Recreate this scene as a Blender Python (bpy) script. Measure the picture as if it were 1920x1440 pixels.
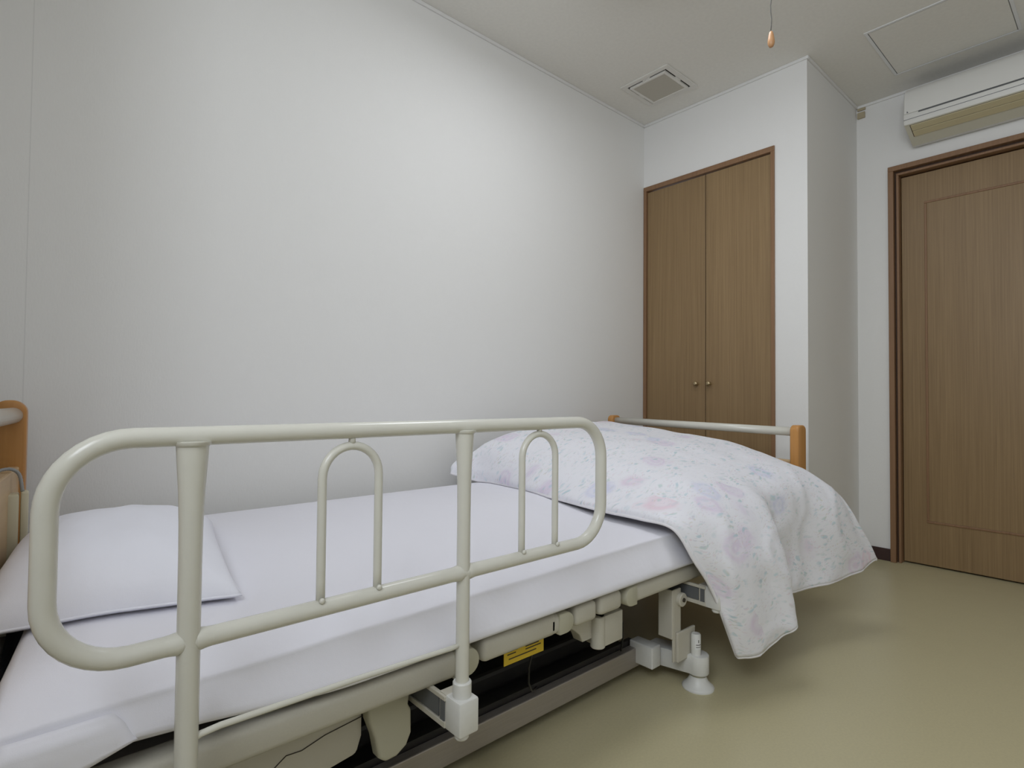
import bpy, bmesh, math, random
from mathutils import Vector, Matrix, noise
random.seed(7)
D = bpy.data
SC = bpy.context.scene
for o in list(D.objects): D.objects.remove(o)
COL = SC.collection

# ------------------------------------------------------------------ camera
F_PX, YAW, PITCH, ROLL = 1040.54, 0.8476, 0.0236, 0.0085
cd = D.cameras.new('camera'); cam = D.objects.new('camera', cd); COL.objects.link(cam)
fw = Vector((math.cos(YAW)*math.cos(PITCH), math.sin(YAW)*math.cos(PITCH), math.sin(PITCH)))
rt = Vector((math.sin(YAW), -math.cos(YAW), 0)); up = rt.cross(fw)
cr, sr = math.cos(ROLL), math.sin(ROLL)
rt, up = cr*rt + sr*up, -sr*rt + cr*up
M = Matrix((rt, up, -fw)).transposed().to_4x4()
M.translation = Vector((0, -1.8871, 0.8212))
cam.matrix_world = M
cd.sensor_fit = 'HORIZONTAL'; cd.sensor_width = 36; cd.lens = F_PX/1920*36
cd.clip_start = 0.02
SC.camera = cam

# ------------------------------------------------------------------ world, light, exposure
w = D.worlds.new('world'); SC.world = w; w.use_nodes = True
w.node_tree.nodes['Background'].inputs[0].default_value = (0.78, 0.88, 1.0, 1)
w.node_tree.nodes['Background'].inputs[1].default_value = 1.0
XW = -0.5                                    # inner face of the window wall behind the camera
WY0, WY1, WZ0, WZ1 = -2.7, -1.4, 1.3, 2.34  # the window opening
la = D.lights.new('daylight', 'AREA'); la.shape = 'RECTANGLE'; la.size = 1.26; la.size_y = 1.00; la.spread = math.radians(170)
la.energy = 30.5; la.color = (0.875, 0.925, 1.0)
lo = D.objects.new('daylight', la); COL.objects.link(lo)
lo.location = (XW-0.16, (WY0+WY1)/2, (WZ0+WZ1)/2); lo.rotation_euler = (0, -math.pi/2, 0)
lo.rotation_euler = Vector((1, 0, 0)).to_track_quat('-Z', 'Z').to_euler()
LAMP = (1.43, -0.90)                          # round ceiling light over the bed, just above the frame
lb = D.lights.new('lamp_light', 'AREA'); lb.shape = 'DISK'; lb.size = 0.56
lb.energy = 7.2; lb.color = (0.90, 0.935, 1.0)
lp = D.objects.new('lamp_light', lb); COL.objects.link(lp); lp.location = (LAMP[0], LAMP[1], 2.325)
vs = SC.view_settings
vs.view_transform = 'Standard'; vs.look = 'None'; vs.gamma = 1; vs.use_curve_mapping = False
vs.exposure = 0.0

# ------------------------------------------------------------------ materials
def mat(name, col, rough=0.5, metal=0.0, spec=0.5):
    m = D.materials.new(name); m.use_nodes = True
    b = m.node_tree.nodes['Principled BSDF']
    b.inputs['Base Color'].default_value = (*col, 1)
    b.inputs['Roughness'].default_value = rough
    b.inputs['Metallic'].default_value = metal
    b.inputs['Specular IOR Level'].default_value = spec
    return m
def N(m, t, **k):
    n = m.node_tree.nodes.new(t)
    for a, v in k.items(): setattr(n, a, v)
    return n
def L(m, a, b): m.node_tree.links.new(a, b)
def bsdf(m): return m.node_tree.nodes['Principled BSDF']
def coords(m, scale, kind='Object', rot=(0, 0, 0)):
    t = N(m, 'ShaderNodeTexCoord'); mp = N(m, 'ShaderNodeMapping')
    mp.inputs['Scale'].default_value = scale; mp.inputs['Rotation'].default_value = rot
    L(m, t.outputs[kind], mp.inputs['Vector']); return mp.outputs['Vector']
def ramp(m, fac, stops):
    r = N(m, 'ShaderNodeValToRGB'); e = r.color_ramp.elements
    while len(e) < len(stops): e.new(0.5)
    for i, (p, c) in enumerate(stops):
        e[i].position = p; e[i].color = (*c, 1) if len(c) == 3 else c
    L(m, fac, r.inputs[0]); return r.outputs[0]
def bump(m, fac, strength, dist):
    b = N(m, 'ShaderNodeBump'); b.inputs['Strength'].default_value = strength; b.inputs['Distance'].default_value = dist
    L(m, fac, b.inputs['Height']); L(m, b.outputs[0], bsdf(m).inputs['Normal'])
def noise_tex(m, vec, scale, detail=3, rough=0.5):
    n = N(m, 'ShaderNodeTexNoise'); n.inputs['Scale'].default_value = scale
    n.inputs['Detail'].default_value = detail; n.inputs['Roughness'].default_value = rough
    L(m, vec, n.inputs['Vector']); return n.outputs['Fac']
def noisy(name, col, amount, scale, rough, bstr=0.0, bdist=0.001, stretch=(1, 1, 1), spec=0.5, metal=0, detail=3):
    m = mat(name, col, rough, metal, spec)
    v = coords(m, stretch); f = noise_tex(m, v, scale, detail)
    lo_ = tuple(max(0, c*(1-amount)) for c in col); hi = tuple(min(1, c*(1+amount)) for c in col)
    L(m, ramp(m, f, [(0.3, lo_), (0.7, hi)]), bsdf(m).inputs['Base Color'])
    if bstr: bump(m, f, bstr, bdist)
    return m
def grain_wood(name, dark, light, across=160, along=2.5, rough=0.42, axis='z'):
    m = mat(name, light, rough, 0, 0.4)
    s = {'z': (across, across, along), 'y': (across, along, across), 'x': (along, across, across)}[axis]
    v = coords(m, s); f = noise_tex(m, v, 1.0, 4, 0.6)
    v2 = coords(m, tuple(q*0.06 for q in s)); f2 = noise_tex(m, v2, 1.0, 2)
    mx = N(m, 'ShaderNodeMath', operation='MULTIPLY_ADD'); L(m, f2, mx.inputs[0]); mx.inputs[1].default_value = 0.35
    L(m, f, mx.inputs[2])
    L(m, ramp(m, mx.outputs[0], [(0.25, dark), (1.1, light)]), bsdf(m).inputs['Base Color'])
    bump(m, f, 0.15, 0.0004)
    return m

MT = {}
def wallpaper(name, col, seam=None):
    m = mat(name, col, 0.85, 0, 0.2)
    v = coords(m, (1, 1, 1)); f = noise_tex(m, v, 90, 3, 0.65)
    v3 = coords(m, (1, 1, 0.25)); f3 = noise_tex(m, v3, 260, 2)
    ad = N(m, 'ShaderNodeMath', operation='ADD'); L(m, f, ad.inputs[0]); L(m, f3, ad.inputs[1])
    a = tuple(c*0.965 for c in col); b = tuple(min(1, c*1.03) for c in col)
    c_out = ramp(m, ad.outputs[0], [(0.35, a), (0.65, b)])
    if seam is not None:                      # butt joint between two widths of wallpaper
        t = N(m, 'ShaderNodeTexCoord'); sx = N(m, 'ShaderNodeSeparateXYZ'); L(m, t.outputs['Object'], sx.inputs[0])
        s = N(m, 'ShaderNodeMath', operation='SUBTRACT'); L(m, sx.outputs[0], s.inputs[0]); s.inputs[1].default_value = seam
        ab = N(m, 'ShaderNodeMath', operation='ABSOLUTE'); L(m, s.outputs[0], ab.inputs[0])
        lt = N(m, 'ShaderNodeMath', operation='LESS_THAN'); L(m, ab.outputs[0], lt.inputs[0]); lt.inputs[1].default_value = 0.0012
        mx = N(m, 'ShaderNodeMixRGB'); mx.inputs[2].default_value = (*[c*0.93 for c in col], 1)
        L(m, lt.outputs[0], mx.inputs[0]); L(m, c_out, mx.inputs[1]); c_out = mx.outputs[0]
    L(m, c_out, bsdf(m).inputs['Base Color'])
    bump(m, ad.outputs[0], 0.25, 0.0015)
    return m
MT['wall'] = wallpaper('wallpaper', (0.805, 0.795, 0.77))
MT['wall_seam'] = wallpaper('wallpaper_seam', (0.805, 0.795, 0.77), seam=0.002)
MT['ceil'] = noisy('ceiling_paper', (0.82, 0.80, 0.745), 0.02, 70, 0.9, 0.1, 0.001, spec=0.2)
MT['cornice'] = mat('cornice_white', (0.80, 0.79, 0.77), 0.5)
def vinyl():
    m = noisy('vinyl_floor', (0.545, 0.49, 0.305), 0.035, 160, 0.3, spec=0.5)
    v = coords(m, (1, 1, 1)); f = noise_tex(m, v, 14, 3)
    r = N(m, 'ShaderNodeMapRange'); r.inputs[3].default_value = 0.26; r.inputs[4].default_value = 0.40
    L(m, f, r.inputs[0]); L(m, r.outputs[0], bsdf(m).inputs['Roughness'])
    return m
MT['floor'] = vinyl()
MT['skirting'] = mat('skirting_vinyl', (0.052, 0.026, 0.022), 0.5)
MT['wood'] = grain_wood('oak_veneer', (0.20, 0.125, 0.058), (0.335, 0.225, 0.112))
MT['wood_dark'] = grain_wood('trim_veneer', (0.20, 0.108, 0.056), (0.30, 0.172, 0.09), across=90)
MT['wood_trim_y'] = grain_wood('trim_veneer_flat', (0.20, 0.105, 0.056), (0.30, 0.165, 0.09), across=90, axis='y')
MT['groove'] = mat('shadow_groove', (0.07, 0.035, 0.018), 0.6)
MT['post'] = grain_wood('orange_beech', (0.44, 0.20, 0.055), (0.58, 0.29, 0.09), across=60, along=3, rough=0.28)
MT['panel_wood'] = grain_wood('pale_board', (0.50, 0.34, 0.19), (0.62, 0.45, 0.26), across=40, along=2, axis='y')
MT['tube'] = noisy('cream_paint', (0.67, 0.655, 0.58), 0.015, 30, 0.2, spec=0.5)
MT['plastic'] = noisy('warm_grey_plastic', (0.53, 0.505, 0.43), 0.02, 300, 0.42, 0.1, 0.0003, spec=0.45)
MT['cap'] = mat('yellowed_cap', (0.48, 0.46, 0.355), 0.45)
MT['holder'] = noisy('white_plastic', (0.72, 0.715, 0.68), 0.015, 100, 0.38)
MT['holder_dark'] = mat('grey_insert', (0.12, 0.125, 0.13), 0.5)
MT['steel_cream'] = mat('cream_steel', (0.55, 0.52, 0.44), 0.4)
MT['silver'] = noisy('satin_aluminium', (0.42, 0.385, 0.35), 0.05, 40, 0.42, stretch=(0.3, 8, 8), metal=0.6)
MT['black'] = noisy('black_steel', (0.022, 0.02, 0.018), 0.2, 20, 0.55)
MT['deck'] = mat('grey_deck', (0.11, 0.10, 0.09), 0.5)
MT['rubber'] = mat('black_cable', (0.01, 0.01, 0.01), 0.5)
MT['yellow'] = mat('yellow_sticker', (0.72, 0.50, 0.03), 0.45)
MT['ink'] = mat('ink', (0.04, 0.03, 0.02), 0.6)
MT['white_label'] = mat('white_sticker', (0.8, 0.8, 0.8), 0.5)
MT['vent_frame'] = mat('vent_plastic', (0.76, 0.74, 0.69), 0.5)
MT['vent_cover'] = noisy('vent_filter', (0.52, 0.49, 0.42), 0.05, 500, 0.7)
MT['dark'] = mat('dark_slot', (0.03, 0.026, 0.02), 0.8)
MT['alu'] = mat('hatch_rim', (0.80, 0.80, 0.80), 0.4, 0.0)
MT['ac'] = mat('air_conditioner_shell', (0.76, 0.75, 0.71), 0.35)
MT['ac_low'] = mat('air_conditioner_yellowed', (0.66, 0.64, 0.53), 0.4)
MT['louvre'] = mat('yellowed_louvre', (0.60, 0.53, 0.335), 0.45)
MT['beige'] = mat('beige_plastic', (0.45, 0.38, 0.25), 0.5)
MT['brass'] = mat('old_brass', (0.50, 0.40, 0.24), 0.28, 0.9)
MT['cord'] = mat('grey_cord', (0.10, 0.095, 0.085), 0.7)
MT['grip'] = grain_wood('pull_wood', (0.42, 0.22, 0.10), (0.56, 0.31, 0.15), across=50, along=10, rough=0.35)
MT['cable_grey'] = mat('grey_coil', (0.30, 0.30, 0.29), 0.5)
MT['cream_box'] = mat('cream_handset', (0.62, 0.57, 0.41), 0.4)
MT['blue_grey'] = mat('blue_grey_steel', (0.13, 0.14, 0.17), 0.45)
def linen(name, col, wr=0.25):
    m = mat(name, col, 0.9, 0, 0.15)
    v = coords(m, (1, 1, 1)); f = noise_tex(m, v, 7, 4, 0.55)
    f2 = noise_tex(m, v, 900, 1)
    ad = N(m, 'ShaderNodeMath', operation='MULTIPLY_ADD'); L(m, f2, ad.inputs[0]); ad.inputs[1].default_value = 0.03; L(m, f, ad.inputs[2])
    bump(m, ad.outputs[0], wr, 0.012)
    bsdf(m).inputs['Sheen Weight'].default_value = 0.1
    return m
MT['sheet'] = linen('white_sheet', (0.85, 0.84, 0.90), 0.3)
MT['pillow'] = linen('pillow_cotton', (0.86, 0.86, 0.93), 0.2)
def floral():
    base = (0.84, 0.835, 0.875)
    m = mat('floral_cotton', base, 0.9, 0, 0.15)
    t = N(m, 'ShaderNodeTexCoord'); uv = t.outputs['UV']
    nz = N(m, 'ShaderNodeTexNoise'); nz.inputs['Scale'].default_value = 16; nz.inputs['Detail'].default_value = 2; L(m, uv, nz.inputs['Vector'])
    vm = N(m, 'ShaderNodeVectorMath', operation='MULTIPLY_ADD'); L(m, nz.outputs['Color'], vm.inputs[0]); vm.inputs[1].default_value = (0.05, 0.05, 0); L(m, uv, vm.inputs[2])
    wv = vm.outputs[0]
    cur = None
    def mixc(fac, col, prev):
        x = N(m, 'ShaderNodeMixRGB'); L(m, fac, x.inputs[0])
        if isinstance(prev, tuple): x.inputs[1].default_value = (*prev, 1)
        else: L(m, prev, x.inputs[1])
        if isinstance(col, tuple): x.inputs[2].default_value = (*col, 1)
        else: L(m, col, x.inputs[2])
        return x.outputs[0]
    def mul(a, b):
        x = N(m, 'ShaderNodeMath', operation='MULTIPLY')
        for i, q in enumerate((a, b)):
            if isinstance(q, float): x.inputs[i].default_value = q
            else: L(m, q, x.inputs[i])
        return x.outputs[0]
    # roses: round blooms with petal rings
    def vor(vec, scale, rnd=1.0):
        q = N(m, 'ShaderNodeTexVoronoi'); q.inputs['Scale'].default_value = scale; q.inputs['Randomness'].default_value = rnd
        L(m, vec, q.inputs['Vector']); return q
    v = vor(wv, 8)
    disc = ramp(m, v.outputs['Distance'], [(0.24, (1, 1, 1)), (0.46, (0, 0, 0))])
    sn = N(m, 'ShaderNodeMath', operation='SINE'); ml = N(m, 'ShaderNodeMath', operation='MULTIPLY_ADD')
    L(m, v.outputs['Distance'], ml.inputs[0]); ml.inputs[1].default_value = 34
    pn = N(m, 'ShaderNodeMath', operation='MULTIPLY'); L(m, nz.outputs['Fac'], pn.inputs[0]); pn.inputs[1].default_value = 9; L(m, pn.outputs[0], ml.inputs[2]); L(m, ml.outputs[0], sn.inputs[0])
    pet = N(m, 'ShaderNodeMapRange'); L(m, sn.outputs[0], pet.inputs[0]); pet.inputs[1].default_value = -1; pet.inputs[3].default_value = 0.45; pet.inputs[4].default_value = 1.0
    sep = N(m, 'ShaderNodeSeparateXYZ'); L(m, v.outputs['Color'], sep.inputs[0])
    pick = N(m, 'ShaderNodeMath', operation='GREATER_THAN'); L(m, sep.outputs[0], pick.inputs[0]); pick.inputs[1].default_value = 0.28
    rose_col = ramp(m, sep.outputs[1], [(0.3, (0.74, 0.65, 0.78)), (0.55, (0.82, 0.62, 0.69)), (0.8, (0.66, 0.67, 0.82))])
    cur = mixc(mul(mul(disc, pet.outputs[0]), mul(pick.outputs[0], 0.85)), rose_col, base)
    # leaves: small elongated strokes in two directions
    for rot, sc, thr, col, amt in ((0.6, (24, 50, 1), 0.17, (0.47, 0.62, 0.68), 0.75), (2.1, (27, 58, 1), 0.155, (0.54, 0.65, 0.64), 0.7),
                                   (1.3, (60, 150, 1), 0.16, (0.62, 0.62, 0.70), 0.6), (2.8, (52, 120, 1), 0.15, (0.74, 0.60, 0.66), 0.55), (0.1, (46, 120, 1), 0.13, (0.66, 0.63, 0.55), 0.6)):
        mp = N(m, 'ShaderNodeMapping'); mp.inputs['Rotation'].default_value = (0, 0, rot); mp.inputs['Scale'].default_value = sc
        L(m, wv, mp.inputs['Vector'])
        q = vor(mp.outputs[0], 1.0)
        f = ramp(m, q.outputs['Distance'], [(thr, (1, 1, 1)), (thr+0.13, (0, 0, 0))])
        nn = N(m, 'ShaderNodeTexNoise'); nn.inputs['Scale'].default_value = 13; L(m, uv, nn.inputs['Vector'])
        gate = ramp(m, nn.outputs['Fac'], [(0.42, (0.25, 0.25, 0.25)), (0.6, (1, 1, 1))])
        cur = mixc(mul(mul(f, gate), amt), col, cur)
    L(m, cur, bsdf(m).inputs['Base Color'])
    f = noise_tex(m, uv, 14, 3); bump(m, f, 0.16, 0.012)
    bsdf(m).inputs['Sheen Weight'].default_value = 0.1
    return m
MT['floral'] = floral()
MT['hem'] = mat('white_hem', (0.82, 0.80, 0.82), 0.9, 0, 0.15)
MT['glass'] = D.materials.new('window_glass'); MT['glass'].use_nodes = True
_b = bsdf(MT['glass']); _b.inputs['Transmission Weight'].default_value = 1; _b.inputs['Roughness'].default_value = 0; _b.inputs['IOR'].default_value = 1.05
MT['sash'] = mat('sash', (0.75, 0.75, 0.75), 0.4)

# ------------------------------------------------------------------ mesh helpers
def obj(name, bm, m, parent=None, smooth=False, angle=None):
    me = D.meshes.new(name); bmesh.ops.recalc_face_normals(bm, faces=bm.faces[:]); bm.to_mesh(me); bm.free()
    me.materials.append(m)
    for p in me.polygons: p.use_smooth = smooth
    if smooth and angle: me.set_sharp_from_angle(angle=math.radians(angle))
    o = D.objects.new(name, me); COL.objects.link(o)
    if parent: o.parent = parent
    return o
def box(bm, x0, x1, y0, y1, z0, z1, bev=0.0, seg=2):
    r = bmesh.ops.create_cube(bm, size=1)
    vs_ = r['verts']
    for v in vs_:
        v.co = Vector((x0+(v.co.x+.5)*(x1-x0), y0+(v.co.y+.5)*(y1-y0), z0+(v.co.z+.5)*(z1-z0)))
    if bev:
        es = list({e for v in vs_ for e in v.link_edges})
        bmesh.ops.bevel(bm, geom=es, offset=bev, segments=seg, affect='EDGES', profile=0.5)
    return bm
def BX(*a, **k): return box(bmesh.new(), *a, **k)
def tube(bm, pts, rad, n=14, closed=False, caps=True):
    pts = [Vector(p) for p in pts]; k = len(pts)
    rad = rad if isinstance(rad, (list, tuple)) else [rad]*k
    tang = []
    for i in range(k):
        a = pts[(i-1) % k] if (closed or i > 0) else pts[i]; b = pts[(i+1) % k] if (closed or i < k-1) else pts[i]
        tang.append((b-a).normalized())
    ref = Vector((0, 0, 1)) if abs(tang[0].z) < 0.9 else Vector((1, 0, 0))
    nrm = (ref - tang[0]*ref.dot(tang[0])).normalized(); rings = []
    for i in range(k):
        nrm = (nrm - tang[i]*nrm.dot(tang[i])).normalized(); bi = tang[i].cross(nrm)
        rings.append([bm.verts.new(pts[i] + rad[i]*(math.cos(2*math.pi*j/n)*nrm + math.sin(2*math.pi*j/n)*bi)) for j in range(n)])
    for i in range(k if closed else k-1):
        A, B = rings[i], rings[(i+1) % k]
        off = 0
        if closed and i == k-1:
            off = min(range(n), key=lambda s: (A[0].co-B[s].co).length)
        for j in range(n):
            bm.faces.new((A[j], A[(j+1) % n], B[(j+1+off) % n], B[(j+off) % n]))
    if caps and not closed:
        bm.faces.new(rings[0][::-1]); bm.faces.new(rings[-1])
    return bm
def arc(c, r, a0, a1, n, ax=(1, 0, 0), az=(0, 0, 1)):
    c = Vector(c); ax = Vector(ax); az = Vector(az)
    return [c + r*(math.cos(a0+(a1-a0)*i/n)*ax + math.sin(a0+(a1-a0)*i/n)*az) for i in range(n+1)]
def lathe(bm, c, prof, n=28, axis='z'):
    c = Vector(c); rings = []
    for r, h in prof:
        ring = []
        for j in range(n):
            a = 2*math.pi*j/n; p = (r*math.cos(a), r*math.sin(a), h)
            if axis == 'x': p = (h, p[0], p[1])
            if axis == 'y': p = (p[0], h, p[1])
            ring.append(bm.verts.new(c+Vector(p)))
        rings.append(ring)
    for A, B in zip(rings, rings[1:]):
        for j in range(n): bm.faces.new((A[j], A[(j+1) % n], B[(j+1) % n], B[j]))
    bm.faces.new(rings[0][::-1]); bm.faces.new(rings[-1])
    return bm
def prism(bm, poly, plane, a, b):
    """extrude a 2-D polygon between a and b; plane 'xz' extrudes in y, 'yz' in x, 'xy' in z"""
    def P(q, t): return {'xz': (q[0], t, q[1]), 'yz': (t, q[0], q[1]), 'xy': (q[0], q[1], t)}[plane]
    A = [bm.verts.new(P(q, a)) for q in poly]; B = [bm.verts.new(P(q, b)) for q in poly]
    bm.faces.new(A[::-1]); bm.faces.new(B); n = len(poly)
    for i in range(n): bm.faces.new((A[i], A[(i+1) % n], B[(i+1) % n], B[i]))
    return bm
def bevel_all(bm, off, seg=2, ang=30):
    bmesh.ops.recalc_face_normals(bm, faces=bm.faces[:])
    es = [e for e in bm.edges if len(e.link_faces) == 2 and e.calc_face_angle(0) > math.radians(ang)]
    bmesh.ops.bevel(bm, geom=es, offset=off, segments=seg, affect='EDGES', profile=0.5); return bm
def thing(name, label, cat, loc=(0, 0, 0), group=None):
    o = D.objects.new(name, None); o.empty_display_size = 0.1; COL.objects.link(o); o.location = loc
    o['label'] = label; o['category'] = cat
    if group: o['group'] = group
    return o
def tag(o, label, cat, group=None):
    o['label'] = label; o['category'] = cat
    if group: o['group'] = group
    return o
def struct(name, bm, m, parent=None, **k):
    o = obj(name, bm, m, parent, **k)
    if not parent: o['kind'] = 'structure'
    return o
def under(root, o):
    """parent o to root keeping world coordinates"""
    o.parent = root; o.matrix_parent_inverse = Matrix.Translation(-root.location) if root.parent is None else Matrix.Identity(4)
    return o
class Thing:
    """a thing whose parts are given in world coordinates"""
    def __init__(s, name, label, cat, loc, group=None, rotz=0):
        s.e = thing(name, label, cat, loc, group); s.off = Matrix.Translation(-Vector(loc))
    def part(s, name, bm, m, parent=None, label=None, **k):
        bmesh.ops.transform(bm, matrix=s.off, verts=bm.verts[:])
        o = obj(name, bm, m, parent or s.e, **k)
        if label: o['label'] = label
        return o

# ------------------------------------------------------------------ room shell
H = 2.4; XC = 2.672; W = 0.89; XD = 3.345; YR = -3.0; T = 0.1
struct('floor', BX(XW-T, XD+0.3, YR-T, T, -0.05, 0), MT['floor'])
struct('ceiling', BX(XW-T, XD+T, YR-T, T, H, H+0.05), MT['ceil'])
struct('wall_left', BX(XW-T, XC+T, 0, T, 0, H), MT['wall_seam'])
struct('wall_right', BX(XW-T, XD+T, YR-T, YR, 0, H), MT['wall'])
bm = bmesh.new()          # closet front with its opening
CY0, CY1, CZ = -0.742, -0.002, 2.026
box(bm, XC, XC+0.09, -W+0.0, CY0, 0, H); box(bm, XC, XC+0.09, CY0, 0, CZ, H); box(bm, XC+0.5, XC+0.52, -W+.02, 0, 0, H)
struct('wall_closet', bm, MT['wall'])
struct('wall_return', BX(XC+0.09, XD, -W, -W+0.08, 0, H), MT['wall'])
bm = bmesh.new()          # door wall with its opening
DY0, DY1, DZ = -1.96, -1.05, 2.0
box(bm, XD, XD+0.12, DY1, -W+0.08, 0, H); box(bm, XD, XD+0.12, YR, DY0, 0, H); box(bm, XD, XD+0.12, DY0, DY1, DZ, H)
struct('wall_door', bm, MT['wall'])
bm = bmesh.new()          # window wall behind the camera
box(bm, XW-T, XW, YR, WY0, 0, H); box(bm, XW-T, XW, WY1, 0, 0, H); box(bm, XW-T, XW, WY0, WY1, 0, WZ0); box(bm, XW-T, XW, WY0, WY1, WZ1, H)
struct('wall_window', bm, MT['wall'])
struct('wall_light_block', BX(XW, -0.2, -0.96, 0, 0, H), MT['wall'])     # unseen block added to keep window light off the head end
wf = bmesh.new()
for y in (WY0+.02, (WY0+WY1)/2, WY1-.02): box(wf, XW-0.07, XW-0.03, y-.02, y+.02, WZ0, WZ1)
for z in (WZ0+.02, WZ1-.02): box(wf, XW-0.07, XW-0.03, WY0, WY1, z-.02, z+.02)
win = struct('window_1', wf, MT['sash'])
# skirting boards
SH, ST = 0.062, 0.008
struct('baseboard_left', BX(XW, XC, -ST, 0, 0, SH, bev=0.002), MT['skirting'])
struct('baseboard_closet', BX(XC-ST, XC, -W-ST, CY0-0.0, 0, SH, bev=0.002), MT['skirting'])
struct('baseboard_return', BX(XC, XD, -W-ST, -W, 0, SH, bev=0.002), MT['skirting'])
struct('baseboard_door', BX(XD-ST, XD, -1.036, -W, 0, SH, bev=0.002), MT['skirting'])
# slim cornice strips
c = 0.014
struct('trim_1', BX(XW, XC, -c*0.6, 0, H-c, H, bev=0.002), MT['cornice'])
struct('trim_2', BX(XC-c*0.6, XC, -W-c*0.6, 0, H-c, H, bev=0.002), MT['cornice'])
struct('trim_3', BX(XC, XD, -W-c*0.6, -W, H-c, H, bev=0.002), MT['cornice'])
struct('trim_4', BX(XD-c*0.6, XD, YR, -W, H-c, H, bev=0.002), MT['cornice'])
# closet: casing and two flush doors with knobs
bm = bmesh.new()
box(bm, XC-0.008, XC+0.05, CY1-0.018, CY1, 0, CZ-0.0181, bev=0.0015)
box(bm, XC-0.008, XC+0.05, CY0-0.002, CY0+0.016, 0, CZ-0.0181, bev=0.0015)
box(bm, XC-0.008, XC+0.05, CY0-0.002, CY1, CZ-0.018, CZ+0.008, bev=0.0015)
struct('trim_5', bm, MT['wood_dark'])
YM = -0.382
def closet_door(name, y0, y1, ky):
    d = struct(name, BX(XC+0.006, XC+0.026, y0, y1, 0.01, CZ-0.023, bev=0.0015), MT['wood'])
    k = lathe(bmesh.new(), (XC+0.006, ky, 0.90), [(0.0085, 0), (0.0085, -0.003), (0.005, -0.006), (0.005, -0.012), (0.010, -0.017), (0.0125, -0.022), (0.0115, -0.027), (0.006, -0.030)], 20, 'x')
    obj('knob', k, MT['brass'], d, smooth=True, angle=50)['label'] = 'small round brass knob'
closet_door('door_1', YM+0.0022, CY1-0.0195, -0.336)
closet_door('door_2', CY0+0.0175, YM-0.0022, -0.409)
# room door: casing, inner jamb, leaf with a framed panel
bm = bmesh.new()
for y0, y1 in ((-1.060, -1.036), (-1.985, -1.961)):
    box(bm, XD-0.02, XD+0.05, y0, y1, 0, 1.9969, bev=0.002)
box(bm, XD-0.020, XD+0.05, -1.985, -1.036, 1.997, 2.022, bev=0.002)
struct('trim_6', bm, MT['wood_dark'])
bm = bmesh.new()
box(bm, XD-0.004, XD+0.1, -1.0795, -1.0685, 0, 1.9739, bev=0.0015)
box(bm, XD-0.004, XD+0.1, -1.955, -1.0685, 1.974, 1.985, bev=0.0015)
struct('trim_7', bm, MT['wood_dark'])
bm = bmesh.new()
box(bm, XD+0.012, XD+0.1, -1.0685, -1.060, 0, 1.997); box(bm, XD+0.012, XD+0.1, -1.961, -1.0685, 1.985, 1.997); box(bm, XD+0.1, XD+0.12, DY0, DY1, 0, DZ)  # dark groove strips; last box is a backing added against outside light
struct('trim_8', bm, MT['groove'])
LX = XD+0.034
door = struct('door_3', BX(LX, LX+0.032, -1.955, -1.082, 0.008, 1.968, bev=0.002), MT['wood'])
fr = bmesh.new(); PY0, PY1, PZ0, PZ1, t = -1.86, -1.178, 0.215, 1.822, 0.011
for a in ((PY1-t, PY1, PZ0+t, PZ1-t), (PY0, PY0+t, PZ0+t, PZ1-t), (PY0, PY1, PZ1-t, PZ1), (PY0, PY1, PZ0, PZ0+t)):
    box(fr, LX-0.004, LX+0.003, *a, bev=0.0025)
obj('panel_moulding', fr, MT['wood_dark'], door)
obj('door_panel', BX(LX-0.0022, LX+0.003, PY0+t, PY1-t, PZ0+t, PZ1-t, bev=0.001), MT['wood'], door)

# ------------------------------------------------------------------ ceiling fittings
v = Thing('ceiling_vent', 'square cream exhaust vent set in the ceiling above the closet', 'vent', (2.38, -0.29, H))
VX0, VX1, VY0, VY1 = 2.245, 2.52, -0.43, -0.155
bm = bmesh.new(); f_ = 0.026
for a in ((VX0, VX0+f_, VY0, VY1), (VX1-f_, VX1, VY0, VY1), (VX0+f_, VX1-f_, VY0, VY0+f_), (VX0+f_, VX1-f_, VY1-f_, VY1)):
    box(bm, *a, H-0.007, H, bev=0.002)
v.part('frame', bm, MT['vent_frame'])
v.part('slot', BX(VX0+f_, VX1-f_, VY0+f_, VY1-f_, H-0.003, H), MT['dark'])
g = 0.008; bm = bmesh.new(); e0, e1, e2, e3 = VX0+f_+g, VX1-f_-g, VY0+f_+g, VY1-f_-g; r_ = 0.013
for a in ((e0, e0+r_, e2, e3), (e1-r_, e1, e2, e3), (e0+r_, e1-r_, e2, e2+r_), (e0+r_, e1-r_, e3-r_, e3)):
    box(bm, *a, H-0.013, H-0.002, bev=0.002)
for (cx, cy) in ((e0, (e2+e3)/2), (e1, (e2+e3)/2), ((e0+e1)/2, e2), ((e0+e1)/2, e3)):
    box(bm, cx-0.02 if cy in (e2, e3) else cx-g, cx+0.02 if cy in (e2, e3) else cx+g, cy-g if cy in (e2, e3) else cy-0.02, cy+g if cy in (e2, e3) else cy+0.02, H-0.010, H-0.002)
v.part('cover_rim', bm, MT['vent_frame'])
v.part('filter_panel', BX(e0+r_, e1-r_, e2+r_, e3-r_, H-0.011, H-0.003), MT['vent_cover'])

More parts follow.
